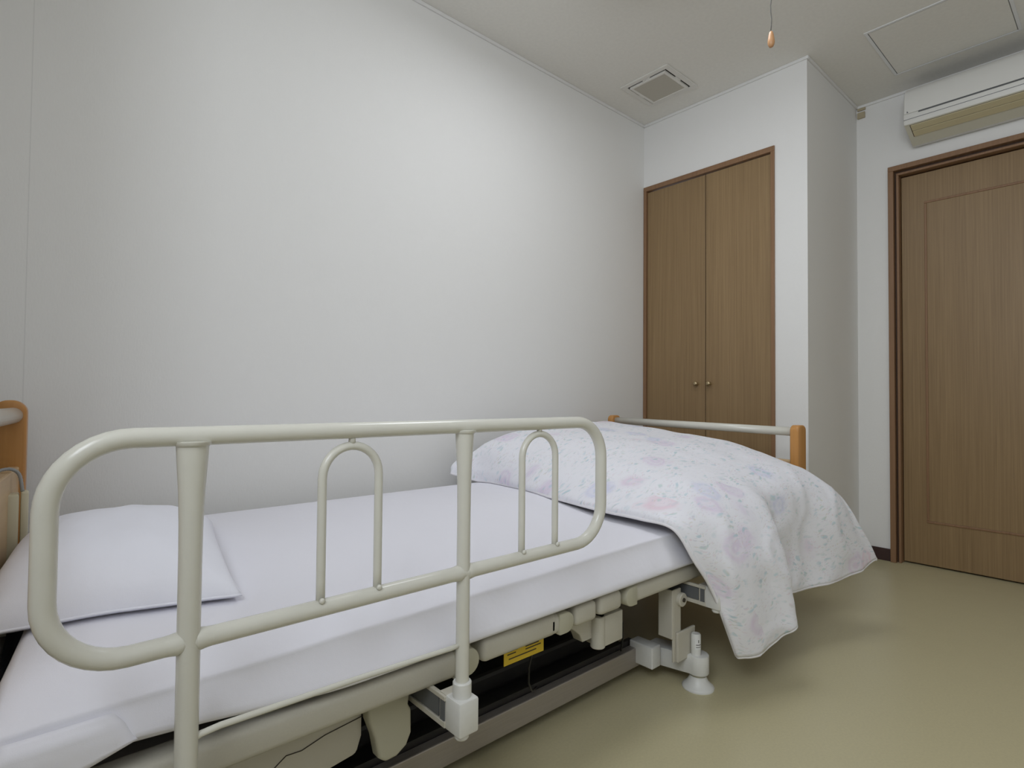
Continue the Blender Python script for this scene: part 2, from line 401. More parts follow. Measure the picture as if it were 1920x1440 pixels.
h = Thing('access_hatch', 'square flush access hatch in the ceiling beside the air conditioner', 'hatch', (2.91, -1.345, H))
HX0, HX1, HY0, HY1 = 2.684, 3.148, -1.575, -1.115; t = 0.012
bm = bmesh.new()
for a in ((HX0, HX0+t, HY0, HY1), (HX1-t, HX1, HY0, HY1), (HX0+t, HX1-t, HY0, HY0+t), (HX0+t, HX1-t, HY1-t, HY1)):
    box(bm, *a, H-0.003, H, bev=0.001)
h.part('rim', bm, MT['alu'])
bm = bmesh.new(); q = t+0.0
for a in ((HX0+q, HX0+q+.0018, HY0+q, HY1-q), (HX1-q-.0018, HX1-q, HY0+q, HY1-q), (HX0+q, HX1-q, HY0+q, HY0+q+.0018), (HX0+q, HX1-q, HY1-q-.0018, HY1-q)):
    box(bm, *a, H-0.0012, H)
h.part('joint', bm, MT['holder_dark'])
h.part('hatch_panel', BX(HX0+t+.003, HX1-t-.003, HY0+t+.003, HY1-t-.003, H-0.002, H), MT['ceil'])

PX, PY, PZ = 1.600, -1.193, 1.838
p = Thing('light_pull_cord', 'dark light pull cord with a wooden teardrop grip hanging in front of the ceiling', 'pull cord', (PX, PY, H))
pts = [(PX+0.0012*math.sin(i*1.3), PY+0.0012*math.cos(i*1.7), PZ+0.044+(2.345-PZ-0.044)*i/24) for i in range(25)]
p.part('cord', tube(bmesh.new(), pts, 0.0014, 8), MT['cord'], smooth=True)
p.part('grip', lathe(bmesh.new(), (PX, PY, PZ), [(0.001, 0), (0.0057, 0.001), (0.0086, 0.007), (0.0098, 0.0135), (0.0092, 0.0215), (0.0072, 0.034), (0.0052, 0.043), (0.0022, 0.0465)], 20), MT['grip'], smooth=True)
cl = Thing('ceiling_lamp', 'round white ceiling lamp above the bed', 'lamp', (LAMP[0], LAMP[1], H))
cl.part('base', lathe(bmesh.new(), (LAMP[0], LAMP[1], H), [(0.20, 0), (0.20, -0.02)], 40), MT['ac'], smooth=True, angle=40)
cl.part('lamp_shade', lathe(bmesh.new(), (LAMP[0], LAMP[1], H), [(0.285, -0.018), (0.315, -0.03), (0.322, -0.055), (0.30, -0.068), (0.28, -0.070)], 48), MT['ac'], smooth=True, angle=40)

# air conditioner
a_ = Thing('air_conditioner', 'cream wall air conditioner above the room door with yellowed louvres', 'air conditioner', (XD, -1.55, 2.08))
AY0, AY1 = -1.95, -1.148
prof = [(XD, 2.335), (3.205, 2.328), (3.172, 2.312), (3.158, 2.29), (3.150, 2.25), (3.147, 2.20), (3.146, 2.158), (3.152, 2.142), (3.300, 2.086), (3.325, 2.088), (XD, 2.10)]
bm = prism(bmesh.new(), prof, 'xz', AY0, AY1); bevel_all(bm, 0.006, 2, 50)
a_.part('shell', bm, MT['ac'], smooth=True, angle=35)
# front panel standing proud, with the shadow line at its lower edge made as a dark strip
pf = [(3.19, 2.3255), (3.166, 2.312), (3.152, 2.29), (3.144, 2.25), (3.141, 2.205), (3.1415, 2.190), (3.150, 2.190), (3.156, 2.25), (3.164, 2.29), (3.18, 2.312)]
a_.part('front_panel', bevel_all(prism(bmesh.new(), pf, 'xz', AY0+0.012, AY1-0.004), 0.0015, 1, 50), MT['ac'], smooth=True, angle=35)
a_.part('panel_gap_shade', bevel_all(prism(bmesh.new(), [(3.1455, 2.184), (3.1425, 2.187), (3.1425, 2.190), (3.1480, 2.190)], 'xz', AY0+0.03, AY1-0.06), 0.0003, 1, 50), MT['holder_dark'])
a_.part('seam', BX(3.1452, 3.150, AY0, AY1-0.002, 2.1625, 2.1645), MT['holder_dark'])
d = Vector((3.300-3.152, 0, 2.086-2.142)); d.normalize(); nn = Vector((d.z, 0, -d.x))     # down-front normal of the sloped underside
def slope_slab(s0, s1, y0, y1, th, base=0.0):
    o = Vector((3.152, 0, 2.142)); bm = bmesh.new()
    q = [o+d*s0+nn*base, o+d*s1+nn*base, o+d*s1+nn*(base+th), o+d*s0+nn*(base+th)]
    return prism(bm, [(k.x, k.z) for k in q], 'xz', y0, y1)
a_.part('bottom_cover', slope_slab(0.002, 0.156, AY0+0.003, AY1-0.003, 0.0008), MT['ac_low'], label='yellowed underside')
a_.part('outlet_recess', slope_slab(0.008, 0.092, AY0+0.05, AY1-0.022, 0.0012), MT['groove'])
for s0, s1 in ((0.010, 0.048), (0.051, 0.090)):
    a_.part('louvre', bevel_all(slope_slab(s0, s1, AY0+0.053, AY1-0.025, 0.004), 0.0012, 1), MT['louvre'])
a_.part('maker_mark', prism(bmesh.new(), [(-1.163, 2.193), (-1.170, 2.1935), (-1.1645, 2.203)], 'yz', 3.1400, 3.1425), MT['holder_dark'])

s_ = Thing('corner_bracket', 'tiny beige two-piece bracket in the ceiling corner left of the air conditioner', 'bracket', (XD, -0.915, 2.36))
s_.part('plate', BX(XD-0.012, XD, -0.932, -0.896, 2.330, 2.362, bev=0.002), MT['beige'])
s_.part('clip', BX(XD-0.010, XD, -0.934, -0.896, 2.372, 2.385, bev=0.002), MT['beige'])

# ------------------------------------------------------------------ bed
bed = Thing('care_bed', 'adjustable grey care bed with orange wooden end posts along the left wall', 'bed', (1.1, -0.58, 0))
YF = -1.04; YB = -0.12           # near and far frame faces
def deck_section(x0, x1, z0=0.304, z1=0.349, side=1, capL=None, capR=None, r=0.012):
    if side == 1: y0, y1 = YF, YF+0.05
    else: y0, y1 = YB-0.05, YB
    o = bed.part('deck_section', BX(x0, x1, y0, y1, z0, z1, bev=r, seg=3), MT['plastic'], smooth=True, angle=40)
    if side == 1:
        for cp, s in ((capL, -1), (capR, 1)):
            if cp is None: continue
            xe, ln = cp
            hh = (z1-z0)*1.06; zc = (z0+z1)/2-0.001; rr = hh/2
            if s == 1: poly = [(xe-ln, zc-rr), (xe-rr, zc-rr)] + [(xe-rr+rr*math.cos(a), zc+rr*math.sin(a)) for a in [(-math.pi/2+math.pi*i/10) for i in range(1, 10)]] + [(xe-rr, zc+rr), (xe-ln, zc+rr)]
            else: poly = [(xe+ln, zc+rr), (xe+rr, zc+rr)] + [(xe+rr+rr*math.cos(a), zc+rr*math.sin(a)) for a in [(math.pi/2+math.pi*i/10) for i in range(1, 10)]] + [(xe+rr, zc-rr), (xe+ln, zc-rr)]
            bm = prism(bmesh.new(), poly, 'xz', YF-0.004, YF+0.046)
            e = bed.part('end_cap', bevel_all(bm, 0.003, 2, 60), MT['cap'], o, smooth=True, angle=35)
            e['label'] = 'yellowed rounded end cap'
    return o
deck_section(-0.02, 0.63, z0=0.2975, z1=0.346, capR=(0.668, 0.055))
deck_section(0.680, 0.889, z0=0.303, z1=0.349)
cap2 = deck_section(0.86, 0.91, z0=0.304, z1=0.347, capR=(0.936, 0.046))
deck_section(0.946, 1.022, z0=0.302, z1=0.348)
deck_section(1.032, 1.117, z0=0.305, z1=0.350)
deck_section(1.15, 2.12, z0=0.305, z1=0.350, capL=(1.126, 0.046))
for x0, x1 in ((-0.02, 0.66), (0.68, 0.93), (0.95, 1.12), (1.14, 2.12)): deck_section(x0, x1, side=-1)
dk = bmesh.new()
for x0, x1 in ((-0.01, 0.66), (0.69, 0.93), (0.95, 1.11), (1.14, 2.11)): box(dk, x0, x1, YF+0.04, YB-0.04, 0.325, 0.343)
bed.part('deck_plate', dk, MT['deck'])
# sub-frame under the deck: long bars and cross bars
sf = bmesh.new()
for y in (-0.94, -0.24): box(sf, 0.05, 2.08, y-0.02, y+0.02, 0.285, 0.322, bev=0.004)
for x in (0.06, 0.5, 0.99, 1.40, 2.06): box(sf, x-0.02, x+0.02, -0.96, -0.22, 0.286, 0.322, bev=0.004)
bed.part('sub_frame', sf, MT['steel_cream'])
# base: silver side bars, black tray, end blocks
bb = bed.part('base_bar', BX(0.02, 1.385, -0.90, -0.875, 0.034, 0.090, bev=0.003), MT['silver'])
bed.part('base_bar', BX(0.02, 1.385, -0.29, -0.265, 0.034, 0.090, bev=0.003), MT['silver'])
tr = bmesh.new(); box(tr, 0.03, 1.38, -0.875, -0.29, 0.070, 0.080); box(tr, 0.03, 1.38, -0.874, -0.862, 0.078, 0.104); box(tr, 0.30, 1.30, -0.80, -0.36, 0.080, 0.13, bev=0.01)
bed.part('base_tray', tr, MT['black'])  # edge is the black band; the rest added to darken under the bed
bed.part('under_bed_shade', BX(0.03, 1.38, -0.60, -0.585, 0.10, 0.32), MT['black'])  # black sheet added to deepen the shade below the deck
# corner legs with flared feet
def leg(x, y, sy):
    s = sy                      # outwards
    lb = bmesh.new()
    box(lb, x-0.100, x-0.058, min(y-s*0.165, y-s*0.085), max(y-s*0.165, y-s*0.085), 0.046, 0.108, bev=0.003)    # block on the base bar
    poly = [(x-0.06, y-s*0.14), (x-0.028, y-s*0.01)] + [(x+0.030*math.cos(a), y+s*0.030*math.sin(a)) for a in [math.pi*i/8 for i in range(9)]][::-1] + [(x+0.030, y-s*0.05), (x+0.0, y-s*0.14)]
    prism(lb, poly, 'xy', 0.042, 0.094)
    o = bed.part('leg_arm', bevel_all(lb, 0.002, 2, 40), MT['holder'], smooth=True, angle=35)
    br = bmesh.new()
    def sbox(x0, x1, d0, d1, z0, z1): box(br, x0, x1, min(y-s*d0, y-s*d1), max(y-s*d0, y-s*d1), z0, z1, bev=0.002)
    sbox(x-0.088, x-0.050, 0.030, 0.024, 0.085, 0.285)          # channel web
    sbox(x-0.094, x-0.088, 0.070, 0.024, 0.150, 0.285)          # channel flange
    sbox(x-0.078, x+0.012, 0.024, 0.016, 0.085, 0.166)          # wide lower plate
    lathe(br, (x-0.056, y-s*0.024, 0.255), [(0.019, 0.0), (0.019, s*0.010), (0.017, s*0.012)], 22, 'y')
    b = bed.part('lift_bracket', br, MT['steel_cream'], o)
    pin = lathe(bmesh.new(), (x-0.056, y-s*0.012, 0.255), [(0.006, 0), (0.006, s*0.003)], 14, 'y')
    bed.part('pivot_pin', pin, MT['ink'], o)
    st = lathe(bmesh.new(), (x-0.008, y-s*0.002, 0), [(0.0135, 0.09), (0.0135, 0.150), (0.011, 0.153)], 18)
    bed.part('stem', st, MT['holder'], o, smooth=True, angle=40)
    fb = bmesh.new()
    lathe(fb, (x, y, 0), [(0.044, 0.0), (0.0445, 0.004), (0.040, 0.008), (0.030, 0.017), (0.0235, 0.030), (0.022, 0.034)], 30)
    bed.part('foot', fb, MT['holder'], o, smooth=True, angle=60)
    cl = lathe(bmesh.new(), (x, y, 0), [(0.0205, 0.033), (0.0205, 0.043)], 24)
    bed.part('foot_collar', cl, MT['cap'], o, smooth=True, angle=40)
    return o
o = leg(1.463, -1.042, -1)
lbx = bmesh.new()
for i, (a0, a1, z0, z1) in enumerate(((-2.75, -1.35, 0.112, 0.142),)):
    pr = [(1.455+0.0139*math.cos(a0+(a1-a0)*k/8), -1.040+0.0139*math.sin(a0+(a1-a0)*k/8)) for k in range(9)]
    va = [lbx.verts.new((*q, z0)) for q in pr]; vb = [lbx.verts.new((*q, z1)) for q in pr]
    for k in range(8): lbx.faces.new((va[k], va[k+1], vb[k+1], vb[k]))
bed.part('stem_label', lbx, MT['white_label'], o)
dn = bmesh.new()
for z0, z1, a0, a1 in ((0.124, 0.126, -2.6, -1.5), (0.131, 0.139, -2.15, -2.0), (0.118, 0.1195, -2.6, -1.5)):
    pr = [(1.455+0.0142*math.cos(a0+(a1-a0)*k/4), -1.040+0.0142*math.sin(a0+(a1-a0)*k/4)) for k in range(5)]
    va = [dn.verts.new((*q, z0)) for q in pr]; vb = [dn.verts.new((*q, z1)) for q in pr]
    for k in range(4): dn.faces.new((va[k], va[k+1], vb[k+1], vb[k]))
bed.part('label_print', dn, MT['ink'], o)
leg(1.463, -0.12, 1); leg(0.10, -1.042, -1); leg(0.10, -0.12, 1)
# side-rail sockets bracketed out from the frame
def rail_socket(x):
    sb = bmesh.new()
    box(sb, x-0.021, x+0.021, -1.122, -1.078, 0.243, 0.302, bev=0.004)
    lathe(sb, (x, -1.10, 0), [(0.0165, 0.300), (0.0165, 0.326), (0.0150, 0.328)], 24)
    lathe(sb, (x-0.003, -1.104, 0), [(0.010, 0.232), (0.0125, 0.235), (0.0125, 0.246)], 20)
    s = bed.part('rail_socket', sb, MT['holder'], smooth=True, angle=35)
    am = bmesh.new()
    box(am, x-0.024, x-0.016, -1.082, -0.94, 0.292, 0.300, bev=0.001); box(am, x-0.024, x-0.016, -1.082, -0.94, 0.246, 0.256, bev=0.001)
    box(am, x-0.020, x+0.018, -1.082, -1.060, 0.243, 0.302, bev=0.002)
    bed.part('socket_arm', am, MT['steel_cream'], s)
    ins = bmesh.new(); box(ins, x-0.0225, x-0.019, -1.078, -1.066, 0.250, 0.297); box(ins, x-0.0215, x-0.014, -1.060, -0.94, 0.258, 0.290)
    bed.part('socket_insert', ins, MT['holder_dark'], s)
rail_socket(0.585); rail_socket(0.162); rail_socket(1.455)
# small socket housing under the two narrow blocks
sb = bmesh.new()
box(sb, 1.066, 1.150, -1.015, -0.965, 0.214, 0.288, bev=0.003)
lathe(sb, (1.070, -1.000, 0), [(0.018, 0.212), (0.018, 0.288)], 22)
prism(sb, [(0.93, 0.30), (0.955, 0.288), (0.985, 0.275), (1.01, 0.255), (1.02, 0.235), (1.066, 0.235), (1.066, 0.302)], 'xz', -0.995, -0.965)
bed.part('hinge_housing', bevel_all(sb, 0.0015, 1, 50), MT['plastic'], smooth=True, angle=35)
# motor cover and lever under the head end
mc = prism(bmesh.new(), [(-0.02, 0.302), (0.47, 0.302), (0.47, 0.215), (0.46, 0.185), (0.30, 0.165), (-0.02, 0.155)], 'xz', -0.96, -0.90)
mcv = bed.part('motor_cover', bevel_all(mc, 0.008, 2, 40), MT['steel_cream'], smooth=True, angle=35)
bed.part('cover_seam', tube(bmesh.new(), [(-0.02, -0.9605, 0.195), (0.22, -0.9605, 0.205), (0.30, -0.9605, 0.212), (0.335, -0.9605, 0.235), (0.36, -0.9605, 0.233), (0.40, -0.9605, 0.243), (0.47, -0.9605, 0.250)], 0.0009, 6), MT['ink'], mcv)
lv = prism(bmesh.new(), [(0.462, 0.300), (0.556, 0.300), (0.549, 0.252), (0.555, 0.240), (0.556, 0.198), (0.546, 0.178), (0.526, 0.166), (0.503, 0.165), (0.490, 0.176), (0.482, 0.214), (0.470, 0.246)], 'xz', -0.985, -0.955)
bed.part('support_lever', bevel_all(lv, 0.006, 3, 40), MT['cap'], smooth=True, angle=35)
# yellow warning label with its print
yl = bed.part('warning_label', BX(0.767, 0.883, -1.0005, -0.999, 0.258, 0.303), MT['yellow'], label='yellow warning sticker strip')
pm = bmesh.new()
prism(pm, [(0.812, 0.285), (0.820, 0.285), (0.816, 0.292)], 'xz', -1.0012, -1.0004)
for x0, x1, z in ((0.776, 0.806, 0.284), (0.776, 0.800, 0.278), (0.828, 0.876, 0.288), (0.828, 0.868, 0.282), (0.828, 0.874, 0.276), (0.78, 0.86, 0.268)):
    box(pm, x0, x1, -1.0010, -1.0004, z, z+0.0022)
bed.part('label_print', pm, MT['ink'], yl)
# black cables
bed.part('power_cable', tube(bmesh.new(), [(0.885, -0.98, 0.32), (0.882, -0.97, 0.26), (0.886, -0.95, 0.20), (0.905, -0.93, 0.15), (0.935, -0.91, 0.115), (0.97, -0.89, 0.105)], 0.0024, 8), MT['rubber'], smooth=True)
bed.part('power_cable', tube(bmesh.new(), [(1.13, -0.96, 0.25), (1.18, -0.95, 0.262), (1.225, -0.94, 0.245), (1.26, -0.93, 0.20), (1.275, -0.92, 0.15), (1.28, -0.91, 0.11)], 0.0026, 8), MT['rubber'], smooth=True)
# end boards (each hangs slightly askew on its frame)
def rounded_post(cx, cy, wx, wy, z0, z1, ang, q=0.022):
    bm = bmesh.new(); r = wx/2
    poly = [(-wx/2, z0), (wx/2, z0), (wx/2, z1-q)] + [(wx/2-q+q*math.cos(a), z1-q+q*math.sin(a)) for a in [math.pi/2*i/8 for i in range(1, 9)]] + [(-wx/2+q-q*math.sin(a), z1-q+q*math.cos(a)) for a in [math.pi/2*i/8 for i in range(0, 9)]]
    prism(bm, poly, 'xz', -wy/2, wy/2); bevel_all(bm, 0.006, 3, 60)
    bmesh.ops.transform(bm, matrix=Matrix.Translation((cx, cy, 0)) @ Matrix.Rotation(ang, 4, 'Z'), verts=bm.verts[:])
    return bm
def end_board(name, a, b, zr, ztop, pz, pt, zlow, rr, px=0.0):
    a = Vector(a); b = Vector(b)                 # far and near post centres (x, y, rail z)
    ang = math.atan2(b.x-a.x, -(b.y-a.y)); ang = math.atan2((b-a).x, (a-b).y)
    root = None
    dirv = (b-a); dirv.z = 0; ln = dirv.length; dirv.normalize()
    pn = BX(-0.011+px, 0.011+px, -ln+0.014, -0.014, zlow, pt, bev=0.004)
    bmesh.ops.transform(pn, matrix=Matrix.Translation((a.x, a.y, 0)) @ Matrix.Rotation(math.atan2(dirv.y, dirv.x)+math.pi/2, 4, 'Z'), verts=pn.verts[:])
    root = bed.part(name, pn, MT['panel_wood'])
    for q in (a, b):
        bed.part('post', rounded_post(q.x, q.y, 0.064, 0.033, pz, q.z+ztop, math.atan2(dirv.y, dirv.x)+math.pi/2, 0.030 if px else 0.022), MT['post'], root, smooth=True, angle=35)['label'] = 'orange varnished wooden post'
    bed.part('top_rail', tube(bmesh.new(), [a+dirv*0.01+Vector((px*0.7, 0, 0)), b-dirv*0.01+Vector((px*0.7, 0, 0))], rr, 20), MT['tube'], root, smooth=True)['label'] = 'cream round tube between the posts'
    return root
fbd = end_board('footboard', (2.262, -0.112, 0.708), (2.197, -1.030, 0.699), 0, 0.026, 0.24, 0.592, 0.30, 0.0165)
hbd = end_board('headboard', (-0.020, -0.116, 0.768), (-0.116, -1.030, 0.775), 0, 0.036, 0.24, 0.648, 0.44, 0.0185, 0.010)
lowp = BX(-0.012, 0.008, -0.90, -0.016, 0.20, 0.44, bev=0.003)
bmesh.ops.transform(lowp, matrix=Matrix.Translation((-0.020, -0.116, 0)) @ Matrix.Rotation(-0.105, 4, 'Z'), verts=lowp.verts[:])
bed.part('kick_panel', lowp, MT['blue_grey'], hbd, label='dark blue grey lower panel')
bed.part('board_bracket', BX(2.08, 2.235, -0.96, -0.94, 0.292, 0.318, bev=0.002), MT['steel_cream'])
bed.part('board_bracket', BX(2.08, 2.265, -0.25, -0.23, 0.292, 0.318, bev=0.002), MT['steel_cream'])
bed.part('board_bracket', BX(-0.125, 0.07, -0.96, -0.94, 0.292, 0.318, bev=0.002), MT['steel_cream'])
bed.part('board_bracket', BX(-0.05, 0.07, -0.25, -0.23, 0.292, 0.318, bev=0.002), MT['steel_cream'])

# ------------------------------------------------------------------ side rail lifted into the sockets
rl = Thing('side_rail', 'cream tubular bed side rail with two hoops, on the near side', 'bed rail', (0.49, -1.10, 0.24))
RY = -1.10; R0 = 0.0122
XL, XR, ZT, ZB = 0.0215, 0.9575, 0.769, 0.5145
rr = 0.078
loop = []
loop += arc((XL+rr, RY, ZT-rr), rr, math.pi, math.pi/2, 10)
loop += [Vector((XL+rr+(XR-XL-2*rr)*i/12, RY, ZT)) for i in range(1, 12)]
loop += arc((XR-rr, RY, ZT-rr), rr, math.pi/2, 0, 10)
loop += arc((XR-rr, RY, ZB+rr), rr, 0, -math.pi/2, 10)
loop += [Vector((XR-rr-(XR-XL-2*rr)*i/12, RY, ZB)) for i in range(1, 12)]
loop += arc((XL+rr, RY, ZB+rr), rr, -math.pi/2, -math.pi, 10)
rl.part('loop_tube', tube(bmesh.new(), loop, R0, 20, closed=True), MT['tube'], smooth=True)
for px_, rp, top in ((0.162, 0.0133, 0.0185), (0.585, 0.0118, 0.0165)):
    zs = [0.236, 0.30, ZB-0.03, ZB-0.015, ZB, ZB+0.015, ZB+0.03, 0.62, 0.66, 0.70, 0.735, ZT-0.012, ZT-0.006]
    rs = [rp, rp, rp, rp, rp, rp, rp, rp, rp*1.03, rp*1.12, rp*1.30, top, top]
    rl.part('post', tube(bmesh.new(), [(px_, RY, z) for z in zs], rs, 20), MT['tube'], smooth=True, angle=50)
    for s in (-1, 1):
        wl = lathe(bmesh.new(), (px_+s*(rp-0.006), RY, ZB), [(0.0128, 0), (0.0138, s*0.006), (0.0131, s*0.010), (0.0126, s*0.014), (0.0122, s*0.019)], 20, 'x')
        rl.part('weld', wl, MT['tube'], smooth=True, angle=60)
    wl = lathe(bmesh.new(), (px_, RY, ZT-0.0135), [(top+0.0035, 0.0068), (top+0.003, 0.003), (top-0.001, 0.0)], 20)
    rl.part('weld', wl, MT['tube'], smooth=True, angle=60)
for cx, hw, zt in ((0.3745, 0.0450, 0.7460), (0.7680, 0.0455, 0.7490)):
    r = hw; pts = [(cx-hw, RY, ZB)] + [Vector((cx-hw, RY, ZB+(zt-r-ZB)*k/5)) for k in range(1, 5)] + arc((cx, RY, zt-r), r, math.pi, 0, 16) + [Vector((cx+hw, RY, zt-r-(zt-r-ZB)*k/5)) for k in range(1, 5)] + [(cx+hw, RY, ZB)]
    hp = rl.part('hoop', tube(bmesh.new(), pts, 0.0065, 16), MT['tube'], smooth=True)
    for s in (-1, 1): rl.part('weld', lathe(bmesh.new(), (cx+s*hw-0.001, RY-0.0075, ZB+0.0125), [(0.0045, 0), (0.004, -0.003), (0.002, -0.0045)], 14, 'y'), MT['tube'], hp, smooth=True)
    dots = lathe(bmesh.new(), (cx, RY, zt+0.004), [(0.0055, 0), (0.0050, 0.009)], 14)
    rl.part('weld', dots, MT['tube'], hp, smooth=True)
lr = [(0.165, RY, 0.389), (0.178, RY-0.002, 0.396), (0.20, RY-0.002, 0.398), (0.38, RY-0.002, 0.396), (0.56, RY-0.002, 0.391), (0.585, RY, 0.391)]
rl.part('lower_rod', tube(bmesh.new(), lr, 0.0042, 12), MT['tube'], smooth=True)

# ------------------------------------------------------------------ mattress in its sheet
def sstep(a, b, x):
    t = max(0, min(1, (x-a)/(b-a))); return t*t*(3-2*t)
def grid_obj(name, pts, m, parent=None, uv=None, close=None):
    """pts[i][j] -> surface"""
    bm = bmesh.new(); nu, nv = len(pts), len(pts[0])
    V = [[bm.verts.new(p) for p in r] for r in pts]
    ul = bm.loops.layers.uv.new('uv')
    for i in range(nu-1):
        for j in range(nv-1):
            fc = bm.faces.new((V[i][j], V[i+1][j], V[i+1][j+1], V[i][j+1]))
            for l, (a, b) in zip(fc.loops, ((i, j), (i+1, j), (i+1, j+1), (i, j+1))):
                if uv: l[ul].uv = uv[a][b]
    return bm
mt = Thing('mattress', 'mattress in a tucked white sheet lying on the care bed', 'mattress', (1.08, -0.58, 0.35))
MX0, MX1, MY0, MY1 = 0.030, 2.12, -1.052, -0.105
def mtop(x, y):
    return 0.487 - 0.030*sstep(-0.45, -1.0, y) + 0.0035*noise.noise(Vector((x*3.2, y*3.2, 1.5))) + 0.0025*noise.noise(Vector((x*8, y*6, 4.5)))
def profile(x):
    """closed cross-section of the made-up mattress at x, from the far bottom over the top to the near bottom"""
    lift = 0.028*(1-sstep(0.04, 0.42, x))
    zb = 0.353 + lift
    n1 = 0.004*noise.noise(Vector((x*5, 0.3, 0))); n2 = 0.006*noise.noise(Vector((x*4, 7.3, 0)))
    P_ = [(MY1-0.01, zb), (MY1, zb+0.02), (MY1+0.002, 0.44), (MY1-0.004, 0.468), (MY1-0.018, 0.479), (MY1-0.05, 0.484)]
    for k in range(1, 17):
        y = MY1-0.05 + (-0.93-(MY1-0.05))*k/16
        P_.append((y, mtop(x, y)))
    ze = 0.426 + 0.014*x + n1*0.5                                  # height of the stitched top edge
    dent = 0.010*noise.noise(Vector((x*3.1, 2.2, 0))) + 0.0035*noise.noise(Vector((x*9.5, 5.1, 0)))
    dent2 = 0.008*noise.noise(Vector((x*3.6, 9.2, 3.0))) + (0.002+0.003*sstep(0.9, 1.3, x))*noise.noise(Vector((x*17, 1.1, 7.0)))
    for y, a in ((-0.955, 0.75), (-0.975, 0.53), (-0.992, 0.32), (-1.003, 0.17), (-1.010, 0.07)):
        P_.append((y, ze + (mtop(x, -0.93)-ze)*a))
    k_ = 0.45+0.55*sstep(0.05, 0.45, x)                             # the side hangs straighter near the head
    zt_ = zb+0.009
    P_ += [(-1.0155, ze), (-1.0185, ze-0.0025), (-1.0190, ze-0.006)]
    for f, o, dz in ((0.16, 0.0045, 0.3), (0.36, 0.013, 1), (0.58, 0.023, 1.2), (0.80, 0.0315, 1.2), (0.94, 0.035, 0.9), (1.0, 0.0335, 0.5)):
        P_.append((-1.019-o*k_+dz*(dent+0.8*dent2)*0.75, ze-0.006+(zt_-ze+0.006)*f))
    P_ += [(-1.019-0.029*k_, zb+0.005), (-1.030, zb+0.001)]
    return P_
rows = []
NX = 110
for i in range(NX+1):
    x = MX0 + (MX1-MX0)*i/NX
    pr = profile(x)
    k_ = 1-sstep(0.0, 0.30, x-MX0)
    rows.append([Vector((x-0.14*max(0, -0.70-y)*k_, y, z)) for y, z in pr])
def squash(row, f, dx):
    c_ = Vector((row[0].x+dx, (MY0+MY1)/2, 0.41))
    return [Vector((p.x+dx, c_.y+(p.y-c_.y)*(1-0.04*f), c_.z+(p.z-c_.z)*(1-f*0.45))) for p in row]
head = [squash(rows[0], f, dx) for f, dx in ((1.0, -0.014), (0.55, -0.0125), (0.25, -0.009), (0.08, -0.004))]
foot = [squash(rows[-1], f, dx) for f, dx in ((0.08, 0.004), (0.3, 0.010), (0.8, 0.014))]
bm = grid_obj('m', head+rows+foot, MT['sheet'])
bm.faces.ensure_lookup_table()
bmesh.ops.holes_fill(bm, edges=[e for e in bm.edges if e.is_boundary], sides=0)
mo = mt.part('sheeted_mattress', bm, MT['sheet'], smooth=True, angle=75)
# folded corner of the sheet hanging at the head end
fc = bmesh.new()
def side_y(x, z):
    pr = profile(max(MX0, x)); pr = pr[int(len(pr)*0.5):]
    best = [y for (y, q) in pr if abs(q-z) < 0.012]
    sk = 0.0
    return min(best) if best else -1.03
def fold_row(z, pts_): return [(x, side_y(x, z)-0.5*o-0.0006, z+dz) for x, o, dz in pts_]
prof_c = [fold_row(0.421, ((-0.012, 0.002, 0.0), (0.020, 0.0035, 0.0), (0.060, 0.0035, 0.0), (0.095, 0.0015, 0.0))),
          fold_row(0.408, ((-0.016, 0.004, 0.0), (0.018, 0.008, 0.0), (0.062, 0.007, 0.0), (0.106, 0.002, 0.0))),
          fold_row(0.392, ((-0.020, 0.005, 0.0), (0.016, 0.010, -0.001), (0.062, 0.008, -0.002), (0.114, 0.002, 0.0))),
          fold_row(0.380, ((-0.022, 0.004, 0.002), (0.014, 0.008, -0.004), (0.055, 0.009, -0.016), (0.120, 0.003, 0.004)))]
P2 = [[Vector(q) for q in r] for r in prof_c]
fcb = grid_obj('c', P2, MT['sheet'])
bmesh.ops.subdivide_edges(fcb, edges=fcb.edges[:], cuts=2, use_grid_fill=True, smooth=0.6)
co = mt.part('sheet_corner_fold', fcb, MT['sheet'], smooth=True)
sm = co.modifiers.new('thick', 'SOLIDIFY'); sm.thickness = 0.002

